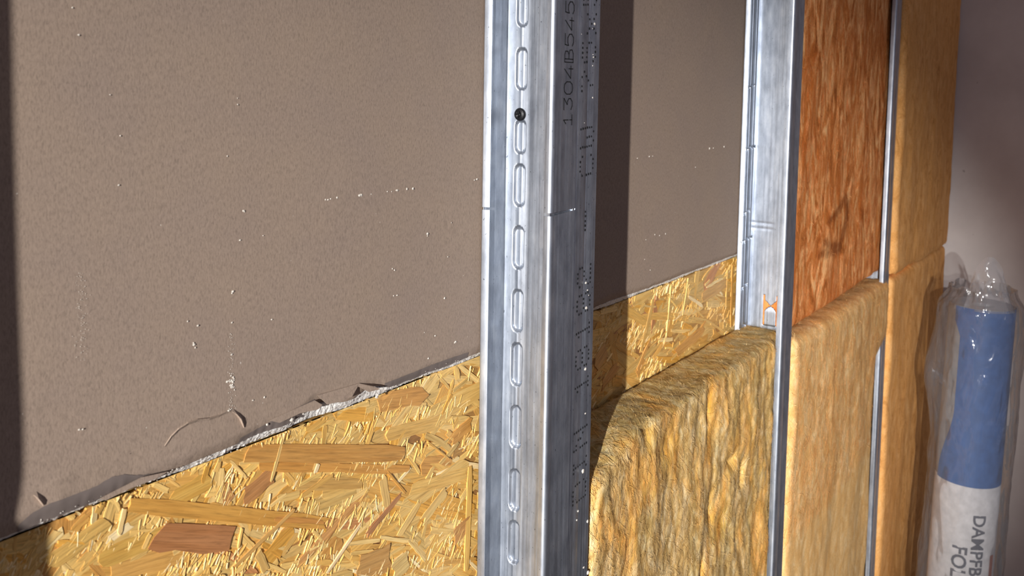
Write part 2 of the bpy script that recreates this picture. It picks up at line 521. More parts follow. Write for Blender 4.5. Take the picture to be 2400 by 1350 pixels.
def strand(a, b, w, y, tilt, color, jag=0.25, bend=0.0):
    """one wood flake lying on the panel: verts, faces, uv, tint. a, b: (X, z) of its ends, w: width, tilt: slope across"""
    ax, az = a; bx, bz = b
    L = math.hypot(bx - ax, bz - az)
    ux, uz = (bx - ax) / L, (bz - az) / L
    vx, vz = -uz, ux
    n = 7
    V, uvs, Fc = [], [], []
    r0 = random.random() * 40
    top = []
    for i in range(n):
        t = i / (n - 1)
        ws = w * (0.5 + 0.16 * noise.noise((t * 3.5 + r0, 0, 0)))
        ws2 = w * (0.5 + 0.16 * noise.noise((t * 3.5 + r0, 5, 0)))
        if i in (0, n - 1):
            ws *= random.uniform(0.55, 1.0); ws2 *= random.uniform(0.55, 1.0)
        for s, off in ((-1, ws), (0, 0), (1, ws2)):
            j = 0.0
            if i == 0: j = random.uniform(0, jag) * w
            if i == n - 1: j = -random.uniform(0, jag) * w
            q = t * L + max(-0.2 * L, min(0.2 * L, j))
            d = s * off + bend * L * (t * (1 - t)) * 4
            zz = az + uz * q + vz * d
            yy = y - tilt * s * off - 0.0002 * noise.noise((q * 30 + r0, d * 100, 1))
            if zz > ZJ - 0.006: yy = max(yy, YO - 0.0004)
            zz = min(zz, ZJ - 0.0056)
            V.append((ax + ux * q + vx * d, yy, zz))
            uvs.append((q + r0, d + r0 * 0.1))
    for i in range(n - 1):
        for s in range(2):
            p = i * 3 + s
            Fc.append((p, p + 3, p + 4, p + 1))
    loop = [i * 3 for i in range(n)] + [(n - 1) * 3 + 1] + [i * 3 + 2 for i in reversed(range(n))] + [1]
    k0 = len(V)
    for p in loop:
        V.append((V[p][0], YO + 0.0015, V[p][2])); uvs.append(uvs[p])
    m = len(loop)
    for i in range(m):
        j = (i + 1) % m
        Fc.append((loop[i], k0 + i, k0 + j, loop[j]))
    return V, Fc, uvs, [color] * len(V), L * w

def img_ends(cx_, cy_, ang, length):           # ends of a flake seen at a photo pixel under an image angle (degrees, up-right positive)
    a = math.radians(ang)
    dx, dy = math.cos(a) * length / 2, -math.sin(a) * length / 2
    p, q = P(cx_ - dx, cy_ - dy, YO), P(cx_ + dx, cy_ + dy, YO)
    return (p.x, p.z), (q.x, q.z)

flakes = []
# flakes that can be recognised one by one: ends in pixels, width (m), tint, height off the panel
key = [((345, 1258), (545, 1262), 0.0175, (150, 92, 64), 0.0046), ((560, 1062), (955, 1062), 0.0135, (178, 124, 62), 0.0044),
       ((290, 1180), (770, 1226), 0.0105, (192, 136, 58), 0.0040), ((600, 1092), (960, 1100), 0.0070, (196, 134, 62), 0.0036),
       ((690, 1135), (850, 1132), 0.0085, (190, 150, 86), 0.0034), ((868, 945), (1005, 925), 0.0160, (190, 134, 72), 0.0040),
       ((900, 1020), (1040, 985), 0.0120, (206, 164, 92), 0.0036), ((1050, 1035), (1110, 985), 0.0120, (186, 128, 60), 0.0040),
       ((100, 1330), (260, 1215), 0.0110, (196, 158, 86), 0.0036), ((180, 1330), (330, 1190), 0.0090, (204, 164, 92), 0.0030),
       ((215, 1320), (430, 1232), 0.0120, (190, 148, 68), 0.0038), ((250, 1345), (440, 1290), 0.0130, (198, 146, 76), 0.0034),
       ((390, 1175), (500, 1120), 0.0120, (200, 156, 72), 0.0034), ((560, 1175), (650, 1100), 0.0130, (160, 104, 66), 0.0032),
       ((505, 1190), (545, 1140), 0.0120, (164, 112, 74), 0.0030), ((820, 1345), (925, 1300), 0.0240, (178, 132, 78), 0.0040),
       ((915, 1345), (960, 1305), 0.0180, (208, 182, 122), 0.0042), ((690, 1330), (860, 1150), 0.0070, (188, 132, 80), 0.0030),
       ((855, 1255), (940, 1155), 0.0050, (150, 96, 70), 0.0042), ((893, 1110), (905, 1190), 0.0085, (214, 178, 112), 0.0040),
       ((1090, 1345), (1100, 1080), 0.0075, (222, 178, 96), 0.0046), ((1060, 1260), (1105, 1220), 0.0160, (180, 126, 76), 0.0040),
       ((930, 1200), (1100, 1080), 0.0160, (220, 184, 112), 0.0034), ((950, 1150), (1100, 1105), 0.0120, (216, 174, 96), 0.0036),
       ((930, 1260), (985, 1170), 0.0070, (224, 190, 122), 0.0042), ((985, 1225), (1050, 1140), 0.0100, (216, 184, 118), 0.0040),
       ((632, 1130), (665, 1010), 0.0026, (232, 198, 130), 0.0048), ((545, 1330), (690, 1190), 0.0030, (190, 146, 84), 0.0046),
       ((905, 1105), (948, 1155), 0.0018, (190, 134, 60), 0.0048), ((1000, 1035), (1050, 1075), 0.0016, (212, 164, 84), 0.0048),
       ((600, 1290), (625, 1345), 0.0060, (200, 166, 104), 0.0044), ((275, 1255), (290, 1190), 0.0030, (238, 214, 160), 0.0048),
       ((330, 1290), (352, 1245), 0.0030, (222, 182, 110), 0.0046), ((555, 1285), (565, 1235), 0.0018, (226, 186, 110), 0.0048),
       ((340, 1170), (420, 1240), 0.0016, (232, 196, 120), 0.0030), ((762, 1345), (845, 1225), 0.0028, (236, 214, 180), 0.0048),
       ((640, 1215), (760, 1222), 0.0040, (180, 116, 54), 0.0042), ((700, 1165), (780, 1110), 0.0040, (206, 160, 84), 0.0042),
       ((735, 1110), (745, 1082), 0.0034, (244, 226, 190), 0.0048), ((800, 1215), (760, 1275), 0.0012, (120, 76, 40), 0.0030),
       ((1390, 860), (1425, 810), 0.0200, (196, 150, 96), 0.0040), ((1405, 910), (1450, 850), 0.0120, (180, 128, 76), 0.0036),
       ((1500, 830), (1530, 700), 0.0075, (206, 164, 92), 0.0040), ((1560, 790), (1572, 665), 0.0026, (232, 200, 128), 0.0048),
       ((1598, 740), (1612, 650), 0.0022, (236, 204, 132), 0.0048), ((1490, 870), (1525, 790), 0.0050, (196, 140, 74), 0.0042),
       ((1640, 700), (1705, 660), 0.0160, (196, 152, 90), 0.0036), ((1580, 830), (1650, 770), 0.0140, (190, 138, 78), 0.0036),
       ((1712, 770), (1716, 620), 0.0075, (206, 150, 74), 0.0042), ((1700, 720), (1704, 630), 0.0040, (222, 176, 100), 0.0046)]
for a, b, w, c, hgt in key:
    p, q = P(*a, YO), P(*b, YO)
    c = [v * 0.66 + m * 0.34 for v, m in zip(c, (214, 172, 102))]
    flakes.append(strand((p.x, p.z), (q.x, q.z), w, YO - hgt * 0.34, random.uniform(-0.03, 0.03), lin(*c)[:3], 0.7))
# the rest of the visible face, at random
def spot():
    while True:
        if random.random() < 0.74:
            px, py = random.uniform(-60, 1160), random.uniform(820, 1420)
        else:
            px, py = random.uniform(1380, 1745), random.uniform(590, 1010)
            if py > 985 - 0.57 * (px - 1390) + 40: continue
        if py > 835 - 0.385 * (px - 1110) - 4: return px, py
for k in range(330):                            # broad flakes
    px, py = spot()
    ang = random.choice((random.gauss(0, 9), random.gauss(35, 12), random.gauss(25, 14), random.gauss(75, 12), random.gauss(-30, 10)))
    s = 0.55 if px > 1300 else 1.0
    e = img_ends(px, py, ang, random.uniform(70, 210) * s)
    flakes.append(strand(*e, random.uniform(0.007, 0.019), YO - random.uniform(0.0002, 0.0010), random.gauss(0, 0.02), pick(), 0.4, random.gauss(0, 0.02)))
for k in range(560):                            # middling flakes
    px, py = spot()
    ang = random.choice((random.gauss(62, 14), random.gauss(40, 12), random.gauss(0, 12), random.gauss(-45, 12)))
    s = 0.55 if px > 1300 else 1.0
    e = img_ends(px, py, ang, random.uniform(30, 90) * s)
    flakes.append(strand(*e, random.uniform(0.002, 0.006), YO - random.uniform(0.0003, 0.0012), random.gauss(0, 0.05), pick() if random.random() < 0.6 else random.choice(pale)[:3], 0.5, random.gauss(0, 0.02)))
for k in range(5600):                           # slivers
    px, py = spot()
    if noise.noise((px * 0.010, py * 0.017, 4.0)) < 0.02: continue
    ang = random.gauss(66, 12)
    s = 0.6 if px > 1300 else 1.0
    e = img_ends(px, py, ang, random.uniform(9, 42) * s)
    flakes.append(strand(*e, random.uniform(0.0003, 0.0010), YO - random.uniform(0.0006, 0.0014), random.gauss(0.0, 0.16), random.choice(pale)[:3], 0.6, random.gauss(0, 0.03)))
flakes.sort(key=lambda f: -f[4])
for fl in flakes[:299]:
    mesh_obj('strand', fl[0], fl[1], STRAND, osb, uv=fl[2], col=fl[3])
V, Fc, UV, CO = [], [], [], []
for fl in flakes[299:]:
    k = len(V)
    V += fl[0]; UV += fl[2]; CO += fl[3]
    Fc += [tuple(i + k for i in f) for f in fl[1]]
mesh_obj('small_strands', V, Fc, STRAND, osb, uv=UV, col=CO, kind='stuff')

# ------------------------------------------------------------------ metal studs
T = 0.0007
D = 0.075
YF, YB = -D, -0.0016                           # room-side face, wall-side face
ZT = 2.6
def arc(cx_, cy_, r, a0, a1, n=6):
    return [(cx_ + r * math.cos(math.radians(a0 + (a1 - a0) * i / n)), cy_ + r * math.sin(math.radians(a0 + (a1 - a0) * i / n))) for i in range(n + 1)]

def relief_panel(name, axis, const, a0, a1, na, zs, depth, hole, mat, parent, t=T, label=None):
    """flat sheet with pressed relief; axis 'X': lies at X=const facing -X and spans Y a0..a1; axis 'Y': at Y=const facing -Y and spans X"""
    V, Fc = [], []
    n1 = na + 1
    for z in zs:
        for i in range(n1):
            a = a0 + (a1 - a0) * i / na
            d = depth(a, z)
            V.append((const + d, a, z) if axis == 'X' else (a, const + d, z))
    for k in range(len(zs) - 1):
        for i in range(na):
            if hole and hole(a0 + (a1 - a0) * (i + 0.5) / na, (zs[k] + zs[k + 1]) / 2): continue
            q = k * n1 + i
            f = (q, q + n1, q + n1 + 1, q + 1)
            Fc.append(f if axis == 'X' else f[::-1])
    o = mesh_obj(name, V, Fc, mat, parent, smooth=True, label=label)
    so = o.modifiers.new('thickness', 'SOLIDIFY')
    so.thickness = t
    so.offset = -1
    return o

def smooth01(x):
    x = max(0.0, min(1.0, x))
    return x * x * (3 - 2 * x)

def zlist(lo, hi, step):
    z = [0.0, lo * 0.5]
    n = int((hi - lo) / step)
    return z + [lo + (hi - lo) * i / n for i in range(n + 1)] + [hi + (ZT - hi) * 0.4, ZT]

# --- near double stud, left channel (open towards the lamp, cut through once)
X0, X1, X2 = 0.6865, 0.7295, 0.7690
stud = thing('steel_channel_stud', 'galvanised steel stud in front, open side with slotted web, flange marked 1304B545', 'metal stud', (X0, -D / 2, 0), 'steel studs of the partition')
slot_px = [(1231, -20, 62), (1230, 113, 210), (1228, 281, 359), (1226, 385, 482), (1222, 530, 628), (1219, 677, 775), (1216, 801, 901), (1213, 948, 1046), (1209, 1096, 1192), (1206, 1216, 1315)]
slots = []
for (px, y0, y1) in slot_px:
    a, b = PX(px, y0, X1 - T), PX(px, y1, X1 - T)
    slots.append(((a.y + b.y) / 2, b.z, a.z))
SY = sum(s[0] for s in slots) / len(slots)
SR = 0.0057
def web_depth(y, z):
    d = 0.0
    for (_, z0, z1) in slots:
        if z0 - 0.005 < z < z1 + 0.005:
            zc = max(z0 + SR, min(z1 - SR, z))
            r = math.hypot(y - SY, z - zc)
            d += 0.0032 * (1 - smooth01((r - (SR - 0.0010)) / 0.0010))
    d += 0.0012 * smooth01((SY - y) / 0.010) - 0.0006 * math.exp(-((y - SY) / 0.0012) ** 2) * 0.5
    d += 0.0003 * noise.noise((y * 30, z * 6, 2.2))
    d -= 0.11 * max(0.0, y - SY)
    return d - 0.0048
relief_panel('web', 'X', X1 - T, YF + T, YB - T, 110, zlist(0.98, 1.66, 0.0014), web_depth, None, STEEL, stud, label='slotted web of the channel')
def bf_depth(x_, z):
    u = (x_ - X0) / (X1 - X0)
    d = -0.0006 * smooth01((u - 0.80) / 0.04) - 0.0008 * smooth01((0.12 - u) / 0.04)
    d += 0.0004 * noise.noise((x_ * 60, z * 7, 6.2)) * 0.6
    return d
relief_panel('back_flange', 'Y', YB - T, X0 + T, X1 - T, 60, zlist(0.98, 1.66, 0.01), bf_depth, None, DULL, stud, t=-T)
zc_ = P(1300, 503, YF).z
LIP = 0.0075
def c_lip(name, front, z0, z1, cut0=None, cut1=None, r=0.0036):
    if front:
        path = [(X0 + 0.0004, YF + LIP), (X0, YF + r)] + arc(X0 + r, YF + r, r, 180, 270)[1:] + [(X0 + 0.0045, YF)]
        path = path[::1]
    else:
        path = [(X0 + 0.0045, YB)] + arc(X0 + 0.0012, YB - 0.0012, 0.0012, 90, 180) + [(X0 + 0.0021, YB - LIP)]
    return sheet(name, path, [z0, z1], T, STEEL, stud, cut0, cut1)
gap = 0.0016
cutf = lambda x_, y_: 0.045 * max(0.0, x_ - X0)
upcut = lambda x_, y_: cutf(x_, y_) + gap * (1 - 0.75 * (x_ - X0) / (X1 - X0))
c_lip('front_lip', True, 0.0, zc_ - 0.0012, None, cutf)
c_lip('front_lip', True, zc_, ZT, upcut, None)
zb_ = P(1125, 489, YB).z
c_lip('back_lip', False, 0.0, zb_ - 0.001)
c_lip('back_lip', False, zb_ + 0.0014, ZT)
# front flange: smooth and stamped above the cut, ribbed below
fp = [(X0 + 0.0045, YF), (X1 - 0.0010, YF), (X1 - 0.0003, YF + 0.0006), (X1, YF + 0.004)]
sheet('front_flange', fp, [zc_, 1.8, ZT], T, STEEL, stud, upcut, None, label='smooth upper flange')
rib = [(X0 + 0.0045, YF)]
for i in range(1, 13 * 6):
    u = i / (13 * 6)
    amp = 0.00028 * smooth01(u / 0.06) * smooth01((1 - u) / 0.06)
    rib.append((X0 + 0.0075 + u * (X1 - X0 - 0.0145), YF + amp * (0.5 - 0.5 * math.cos(u * 13 * 2 * math.pi))))
rib += [(X1 - 0.0010, YF), (X1 - 0.0003, YF + 0.0006), (X1, YF + 0.004)]
sheet('front_flange', rib, [0.0, 0.6, zc_ - 0.0012], T, STEEL, stud, None, cutf, label='finely ribbed lower flange')
sheet('gap_blocker', [(X0 + 0.0018, YF + 0.012), (X0 + 0.0018, YF + 0.0022), (X1 - 0.002, YF + 0.0022)], [zc_ - 0.03, zc_ + 0.03], 0.0006, STEEL, stud)  # added plate behind the cut, blocks light so the gap stays dark
# black screw head in the web
def screw(parent, c, nrm_x, r):
    V, Fc = [], []
    m = 20
    prof = [(1.0, 0.0), (1.0, 0.12), (0.86, 0.34), (0.55, 0.46), (0.42, 0.30), (0.30, 0.05), (0.0, 0.0)]
    for (rr, h) in prof[:-1]:
        for k in range(m):
            a = 2 * math.pi * k / m
            q = rr * (1.0 if rr > 0.5 else (1.0 if k % 5 in (0, 1) else 0.45))
            V.append((c[0] + nrm_x * h * r, c[1] + math.cos(a) * q * r, c[2] + math.sin(a) * q * r))
    V.append((c[0], c[1], c[2]))
    for i in range(len(prof) - 2):
        for k in range(m):
            k2 = (k + 1) % m
            Fc.append((i * m + k, (i + 1) * m + k, (i + 1) * m + k2, i * m + k2))
    b = (len(prof) - 2) * m
    for k in range(m): Fc.append((b + k, len(V) - 1, b + (k + 1) % m))
    return mesh_obj('screw', V, Fc, BLACK, parent, smooth=False, label='black screw head')
sc = PX(1225, 268, X1 - 0.002)
screw(stud, (X1 - 0.0060, SY, sc.z), -1, 0.0060)

# stroke lettering 1304B545 on the upper flange
strokes = {'1': [[(0.2, 0.72), (0.5, 1.0), (0.5, 0.45)], [(0.5, 0.3), (0.5, 0)], [(0.1, 0), (0.9, 0)]],
           '3': [[(0.05, 1), (0.95, 1), (0.45, 0.6), (0.7, 0.58), (0.92, 0.42), (0.92, 0.2), (0.7, 0.02), (0.35, 0.0), (0.05, 0.15)]],
           '0': [[(0.5, 1), (0.8, 0.94), (0.98, 0.7), (0.98, 0.3), (0.8, 0.06), (0.5, 0), (0.2, 0.06), (0.02, 0.3), (0.02, 0.7), (0.2, 0.94), (0.5, 1)]],
           '4': [[(0.98, 0.25), (0.0, 0.25), (0.72, 1.0)], [(0.75, 0.5), (0.75, 0.0)]],
           'B': [[(0, 0), (0, 1), (0.6, 1), (0.85, 0.9), (0.85, 0.65), (0.6, 0.52), (0.25, 0.52)], [(0.6, 0.52), (0.95, 0.4), (0.98, 0.15), (0.7, 0.0), (0.0, 0.0)], [(0.25, 0.0), (0.25, 1.0)]],
           '5': [[(0.95, 1), (0.1, 1), (0.05, 0.58), (0.3, 0.68), (0.65, 0.68), (0.92, 0.5), (0.95, 0.22), (0.7, 0.02), (0.3, 0.0), (0.03, 0.14)]]}
def lettering(name, s, xt, xb, z0, pitch, wid, th, Y, parent, mat):
    """characters run upwards (text direction +Z); xt / xb: X of letter tops and feet"""
    V, Fc = [], []
    for i, ch in enumerate(s):
        for pl in strokes[ch]:
            pts = [(xt + (1 - v) * (xb - xt), z0 + i * pitch + u * wid) for u, v in pl]
            for a, b in zip(pts, pts[1:]):
                d = Vector((b[0] - a[0], b[1] - a[1]))
                if d.length == 0: continue
                d.normalize()
                nn = Vector((-d.y, d.x)) * th
                e = d * th * 0.6
                k = len(V)
                for q in ((a[0] - e.x - nn.x, a[1] - e.y - nn.y), (b[0] + e.x - nn.x, b[1] + e.y - nn.y), (b[0] + e.x + nn.x, b[1] + e.y + nn.y), (a[0] - e.x + nn.x, a[1] - e.y + nn.y)):
                    V.append((q[0], Y, q[1]))
                Fc.append((k, k + 1, k + 2, k + 3))
    return mesh_obj(name, V, Fc, mat, parent, label='stamped number 1304B545')
zl0 = P(1330, 296, YF).z
zl1 = P(1338, 3, YF).z
pt = (zl1 - zl0) / 7.78
lettering('stamped_number', '1304B545', P(1321, 250, YF).x, P(1340.5, 250, YF).x, zl0, pt, pt * 0.80, 0.00042, YF - 0.0003, stud, INK)

# --- right channel, back to back with the first
YF2 = YF + 0.0007
stud2 = thing('steel_channel_stud', 'dark flange of the twin steel stud with dotted print and plaster crumbs', 'metal stud', (X2, -D / 2, 0), 'steel studs of the partition')
r2 = 0.0016
sheet('front_flange', [(X1 + 0.0003, YF2 + r2)] + arc(X1 + 0.0003 + r2, YF2 + r2, r2, 180, 270)[1:] + [(0.7475, YF2), (0.7483, YF2 + 0.0004), (0.7491, YF2), (X2 - 0.0008, YF2), (X2, YF2 + 0.0008)], [0.0, 1.3, ZT], T, STEEL, stud2)
sheet('web', [(X1 + 0.0003, YB - r2), (X1 + 0.0003, YF2 + r2)], [0.0, ZT], T, STEEL, stud2)
sheet('back_flange', [(X2, YB), (X1 + 0.001, YB)], [0.0, ZT], T, STEEL, stud2)
sheet('front_lip', [(X2, YF2 + 0.0008), (X2, YF2 + LIP)], [0.0, ZT], T, STEEL, stud2)
sheet('back_lip', [(X2, YB - LIP), (X2, YB)], [0.0, ZT], T, STEEL, stud2)
font = {'D': '11110 10001 10001 10001 10001 10001 11110', 'I': '01110 00100 00100 00100 00100 00100 01110', 'N': '10001 11001 10101 10101 10011 10001 10001',
        '1': '00100 01100 00100 00100 00100 00100 01110', '8': '01110 10001 10001 01110 10001 10001 01110', '2': '01110 10001 00001 00110 01000 10000 11111',
        '-': '00000 00000 00000 11111 00000 00000 00000', 'C': '01110 10001 10000 10000 10000 10001 01110', 'W': '10001 10001 10001 10101 10101 10101 01010',
        '7': '11111 00001 00010 00100 01000 01000 01000', '5': '11111 10000 11110 00001 00001 10001 01110', 'x': '00000 00000 10001 01010 00100 01010 10001', '0': '01110 10001 10011 10101 11001 10001 01110'}
txt = 'DIN 18182 - CW 75x50'
zC = P(1365, 408, YF2).z
zD = P(1360, 1168, YF2).z
pit = (zC - zD) / 12.0
xa, xb = P(1359.5, 385, YF2).x, P(1389, 385, YF2).x
V, Fc = [], []
for i, ch in enumerate(txt):
    if ch == ' ': continue
    for rw, row in enumerate(font[ch].split()):
        for cl, bit in enumerate(row):
            if bit == '0': continue
            if random.random() < 0.06: continue
            cx_ = xa + (xb - xa) * rw / 6 + random.gauss(0, 0.0001)
            cz_ = zC + (i - 12) * pit + cl * pit / 6 + random.gauss(0, 0.00015) + (6 - rw) * -0.0003
            r = random.uniform(0.0009, 0.0012)
            k = len(V)
            for a in range(8):
                V.append((cx_ + math.cos(a * math.pi / 4) * r, YF2 - 0.0003, cz_ + math.sin(a * math.pi / 4) * r * 1.1))
            Fc.append(tuple(range(k, k + 8)))
mesh_obj('dot_print', V, Fc, INK, stud2, label='black dot-matrix print', kind='stuff')
specks('plaster_crumbs', [(1373, 663, 4), (1377, 680, 2.5), (1374, 722, 4), (1372, 865, 4), (1372, 969, 2.6), (1366, 1104, 5), (1355, 1198, 2.6), (1352, 1219, 2.4), (1394, 56, 3), (1389, 67, 1.6),
       (1390, 128, 2), (1391, 134, 2.4), (1389, 154, 2), (1389, 229, 2.4), (1370, 288, 1.2), (1380, 692, 1.6), (1368, 1330, 3), (1378, 1342, 5), (1377, 1222, 4), (1363, 80, 1.2)], PLASTER, stud2, Y=YF2)

# --- far studs
def far_stud(x0, width, label, zlo, zhi, detail):
    s = thing('steel_channel_stud', label, 'metal stud', (x0, -D / 2, 0), 'steel studs of the partition')
    x1 = x0 + width
    def bdepth(x_, z):
        u = (x_ - x0) / width
        d = 0.0
        for c in (0.36, 0.72):
            d += 0.0034 * math.exp(-((u - c) / 0.045) ** 2)
        for zz, ua, ub in cuts:
            if ua < u < ub: d += 0.0040 * math.exp(-((z - zz - 0.003 * (u > 0.38)) / 0.0012) ** 2)
        d -= 0.0014 * math.exp(-((u - 0.18) / 0.08) ** 2) + 0.0014 * math.exp(-((u - 0.55) / 0.08) ** 2)
        return d
    cuts = []
    if detail:
        for py, ua, ub in ((205, 0.05, 0.75), (348, 0.0, 0.95), (493, 0.05, 0.7), (557, 0.02, 0.95), (661, 0.05, 0.75), (752, 0.0, 0.8)):
            cuts.append((P(1755, py, YB).z, ua, ub))
    hole = None
    if detail:
        pa, pb = PX(1792, 690, x1), PX(1820, 765, x1)
        yl, yr = pa.y, pb.y
        zt, zb = pa.z, pb.z
        zm = PX(1806, 717, x1).z
        yc, hw = (yl + yr) / 2, abs(yl - yr) / 2
        def hole(y, z):
            if not (zb < z < zt): return False
            if abs(abs(y - yc) - hw) < 0.0013: return True
            if abs(y - yc) < hw:
                u = (y - yc) / hw
                up = zm + 0.009 * abs(u)
                lo = zm - 0.001 - 0.010 * u * u
                return lo < z < up
            return False
        def wdepth(y, z):
            d = 0.0
            for zz in (PX(1800, 524, x1).z, PX(1800, 537, x1).z):
                d += 0.0004 * math.exp(-((z - zz) / 0.002) ** 2) * smooth01((y + 0.045) / 0.01)
            if abs(y - yc) < hw and zb < z < zm: d -= 0.0012 * smooth01((zm - z) / 0.01)
            return d
    else:
        wdepth = lambda y, z: 0.0
    relief_panel('web', 'X', x1 - T, YF + T, YB - T, 100 if detail else 4, zlist(zlo, zhi, 0.0012 if detail else 0.2), wdepth, hole, STEEL, s)
    relief_panel('back_flange', 'Y', YB - 0.0070, x0 + T, x1 - T, 70 if detail else 4, zlist(zlo, zhi, 0.0012 if detail else 0.2), bdepth if detail else (lambda a, z: 0.0), None, STEEL if detail else DULL, s, t=-T)
    r = 0.0036
    sheet('front_lip', [(x0, YF + 0.0095), (x0, YF + r)] + arc(x0 + r, YF + r, r, 180, 270)[1:] + [(x0 + 0.0045, YF)], [0.0, ZT], T, STEEL, s)
    sheet('back_lip', [(x0 + 0.0045, YB)] + arc(x0 + 0.0012, YB - 0.0012, 0.0012, 90, 180) + [(x0 + 0.0021, YB - LIP)], [0.0, ZT], T, STEEL, s)
    w = width
    sheet('front_flange', [(x0 + 0.0045, YF), (x0 + 0.4 * w, YF), (x0 + 0.45 * w, YF + 0.0007), (x0 + 0.5 * w, YF), (x1 - 0.0015, YF), (x1, YF + 0.0015)], [0.0, ZT], T, STEEL, s)
    return s
far_stud(1.3480, 0.046, 'galvanised steel stud with an H-shaped cut-out, above the torn straw wool slab', 1.02, 1.62, True)
far_stud(2.0150, 0.046, 'thin white edge of a steel stud between the orange and brown wool slabs', 1.0, 1.6, False)
far_stud(0.0255, 0.043, 'steel stud beyond the left edge, next to the dark shadow', 1.0, 1.6, False)

# ------------------------------------------------------------------ mineral wool slabs
def wool(name, label, x0, x1, y0, y1, z0, z1, rad, res, disp, mat, tint=None, group='mineral wool slabs', warp=None, fibres=0, fscale=1.0):
    """rounded slab; y0 is the room side. Displaced along rounded normals"""
    V, Fc, CO = [], [], []
    rz = lambda a, b, s: [a + (b - a) * i / max(1, int(round((b - a) / s))) for i in range(max(1, int(round((b - a) / s))) + 1)]
    XS, YS, ZS = rz(x0, x1, res), rz(y0, y1, res), rz(z0, z1, res)
    idx = {}
    def add(p):
        key = (round(p[0], 5), round(p[1], 5), round(p[2], 5))
        if key in idx: return idx[key]
        v = Vector(p)
        q = Vector((max(x0 + rad, min(x1 - rad, v.x)), max(y0 + rad, min(y1 - rad, v.y)), max(z0 + rad, min(z1 - rad, v.z))))
        n = (v - q)
        n = n.normalized() if n.length > 1e-9 else Vector((0, -1, 0))
        w = q + n * rad + n * disp(v, n)
        if warp: w = warp(w, v)
        idx[key] = len(V)
        V.append(tuple(w))
        CO.append(tint(v, n) if tint else (1, 1, 1))
        return idx[key]
    def grid(A, B, mk, flip):
        for i in range(len(A) - 1):
            for j in range(len(B) - 1):
                f = (add(mk(A[i], B[j])), add(mk(A[i + 1], B[j])), add(mk(A[i + 1], B[j + 1])), add(mk(A[i], B[j + 1])))
                Fc.append(f[::-1] if flip else f)
    grid(XS, ZS, lambda a, b: (a, y0, b), False)
    grid(XS, YS, lambda a, b: (a, b, z1), False)
    grid(YS, ZS, lambda a, b: (x0, a, b), True)
    grid(YS, ZS, lambda a, b: (x1, a, b), False)
    cs = [x0, x1]
    grid([x0, x1], [z0, z1], lambda a, b: (a, y1, b), True)
    grid([x0, x1], [y0, y1], lambda a, b: (a, b, z0), True)
    t = thing(name, label, 'insulation', ((x0 + x1) / 2, (y0 + y1) / 2, z0), group)
    body = mesh_obj('fibre_body', V, Fc, mat, t, smooth=True, col=CO)
    if fibres:                                  # loose glass fibres lying on the faces that show
        FV, FF, FC = [], [], []
        nrm = body.data.vertex_normals
        cand = [i for i, v in enumerate(V) if v[2] > 0.80 and v[2] < 1.66 and nrm[i].vector.y < 0.35 and nrm[i].vector.x < 0.6]
        for q in range(fibres):
            i = random.choice(cand)
            p = Vector(V[i]); n = nrm[i].vector.copy()
            main = Vector((0, 0, 1)) if n.z < 0.6 else Vector((0.25, 1, 0))
            side = n.cross(main)
            a = random.gauss(0, 0.45)
            d = (main * math.cos(a) + side * math.sin(a))
            d = (d - n * d.dot(n)).normalized()
            sd = n.cross(d)
            L = random.uniform(0.006, 0.024) * fscale
            w = random.uniform(0.00012, 0.0003) * fscale
            lift = random.uniform(0.0003, 0.0022)
            curl = random.gauss(0, 0.25)
            k = len(FV)
            tone = random.uniform(0.8, 1.25)
            for j in range(5):
                u = j / 4
                c = p + d * (L * (u - 0.5)) + sd * (curl * L * (u - 0.5) ** 2) + n * (lift * (1 - (2 * u - 1) ** 2) + 0.0002) + sd * random.gauss(0, 0.0003)
                FV += [tuple(c - sd * w), tuple(c + sd * w)]
                FC += [(tone * 1.05, tone, tone * 0.92)] * 2
            for j in range(4):
                b_ = k + j * 2
                FF.append((b_, b_ + 1, b_ + 3, b_ + 2))
        mesh_obj('loose_fibres', FV, FF, mat, t, col=FC, kind='stuff')
    return t

fbm = lambda x_, y_, z_, o=4: noise.fractal((x_, y_, z_), 0.9, 2.1, o)
gashes = [(P(1712, 1080, -0.07), 0.020, 0.010, 0.010), (P(1738, 1112, -0.07), 0.007, 0.015, 0.026), (P(1660, 960, -0.07), 0.008, 0.03, 0.007), (P(1515, 1010, -0.07), 0.011, 0.022, 0.009),
          (P(1560, 1040, -0.07), 0.022, 0.02, 0.005), (P(1665, 1190, -0.07), 0.010, 0.025, 0.008), (P(1690, 1230, -0.07), 0.016, 0.02, 0.005), (P(1640, 1330, -0.07), 0.007, 0.02, 0.008)]
def dispA(v, n):
    k = 1.0
    d = 0.0052 * fbm(v.x * 13, v.y * 13, v.z * 6, 3) - 0.002
    d += 0.0022 * fbm(v.x * 46 + v.z * 5, v.y * 40, v.z * 20, 4)
    d += 0.0011 * fbm(v.x * 150, v.y * 120, v.z * 80, 3)
    if n.z > 0.5:
        d = 0.3 * d + 0.0009 * noise.noise((v.x * 190 + v.y * 60, v.y * 24, 3.3)) + 0.0007 * noise.noise((v.x * 320 + v.y * 120, v.y * 40, 1.3))
    if n.y < -0.3:
        for c, sx, sz, dep in gashes:
            d -= dep * math.exp(-((v.x - c.x) / sx) ** 2 - ((v.z - c.z) / sz) ** 2)
    return d
def tintA(v, n):
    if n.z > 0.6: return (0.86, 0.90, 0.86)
    t = fbm(v.x * 22, 3, v.z * 7, 3)
    k = smooth01((t + 0.2) / 0.8)
    gold = 0.0
    for c, sx, sz, dep in gashes:
        gold = max(gold, math.exp(-((v.x - c.x - 0.004) / (sx * 1.2)) ** 2 - ((v.z - c.z + 0.006) / (sz * 1.5)) ** 2))
    return (1.0 + 0.10 * gold, 0.98 + 0.04 * k, 0.95 - 0.35 * gold)
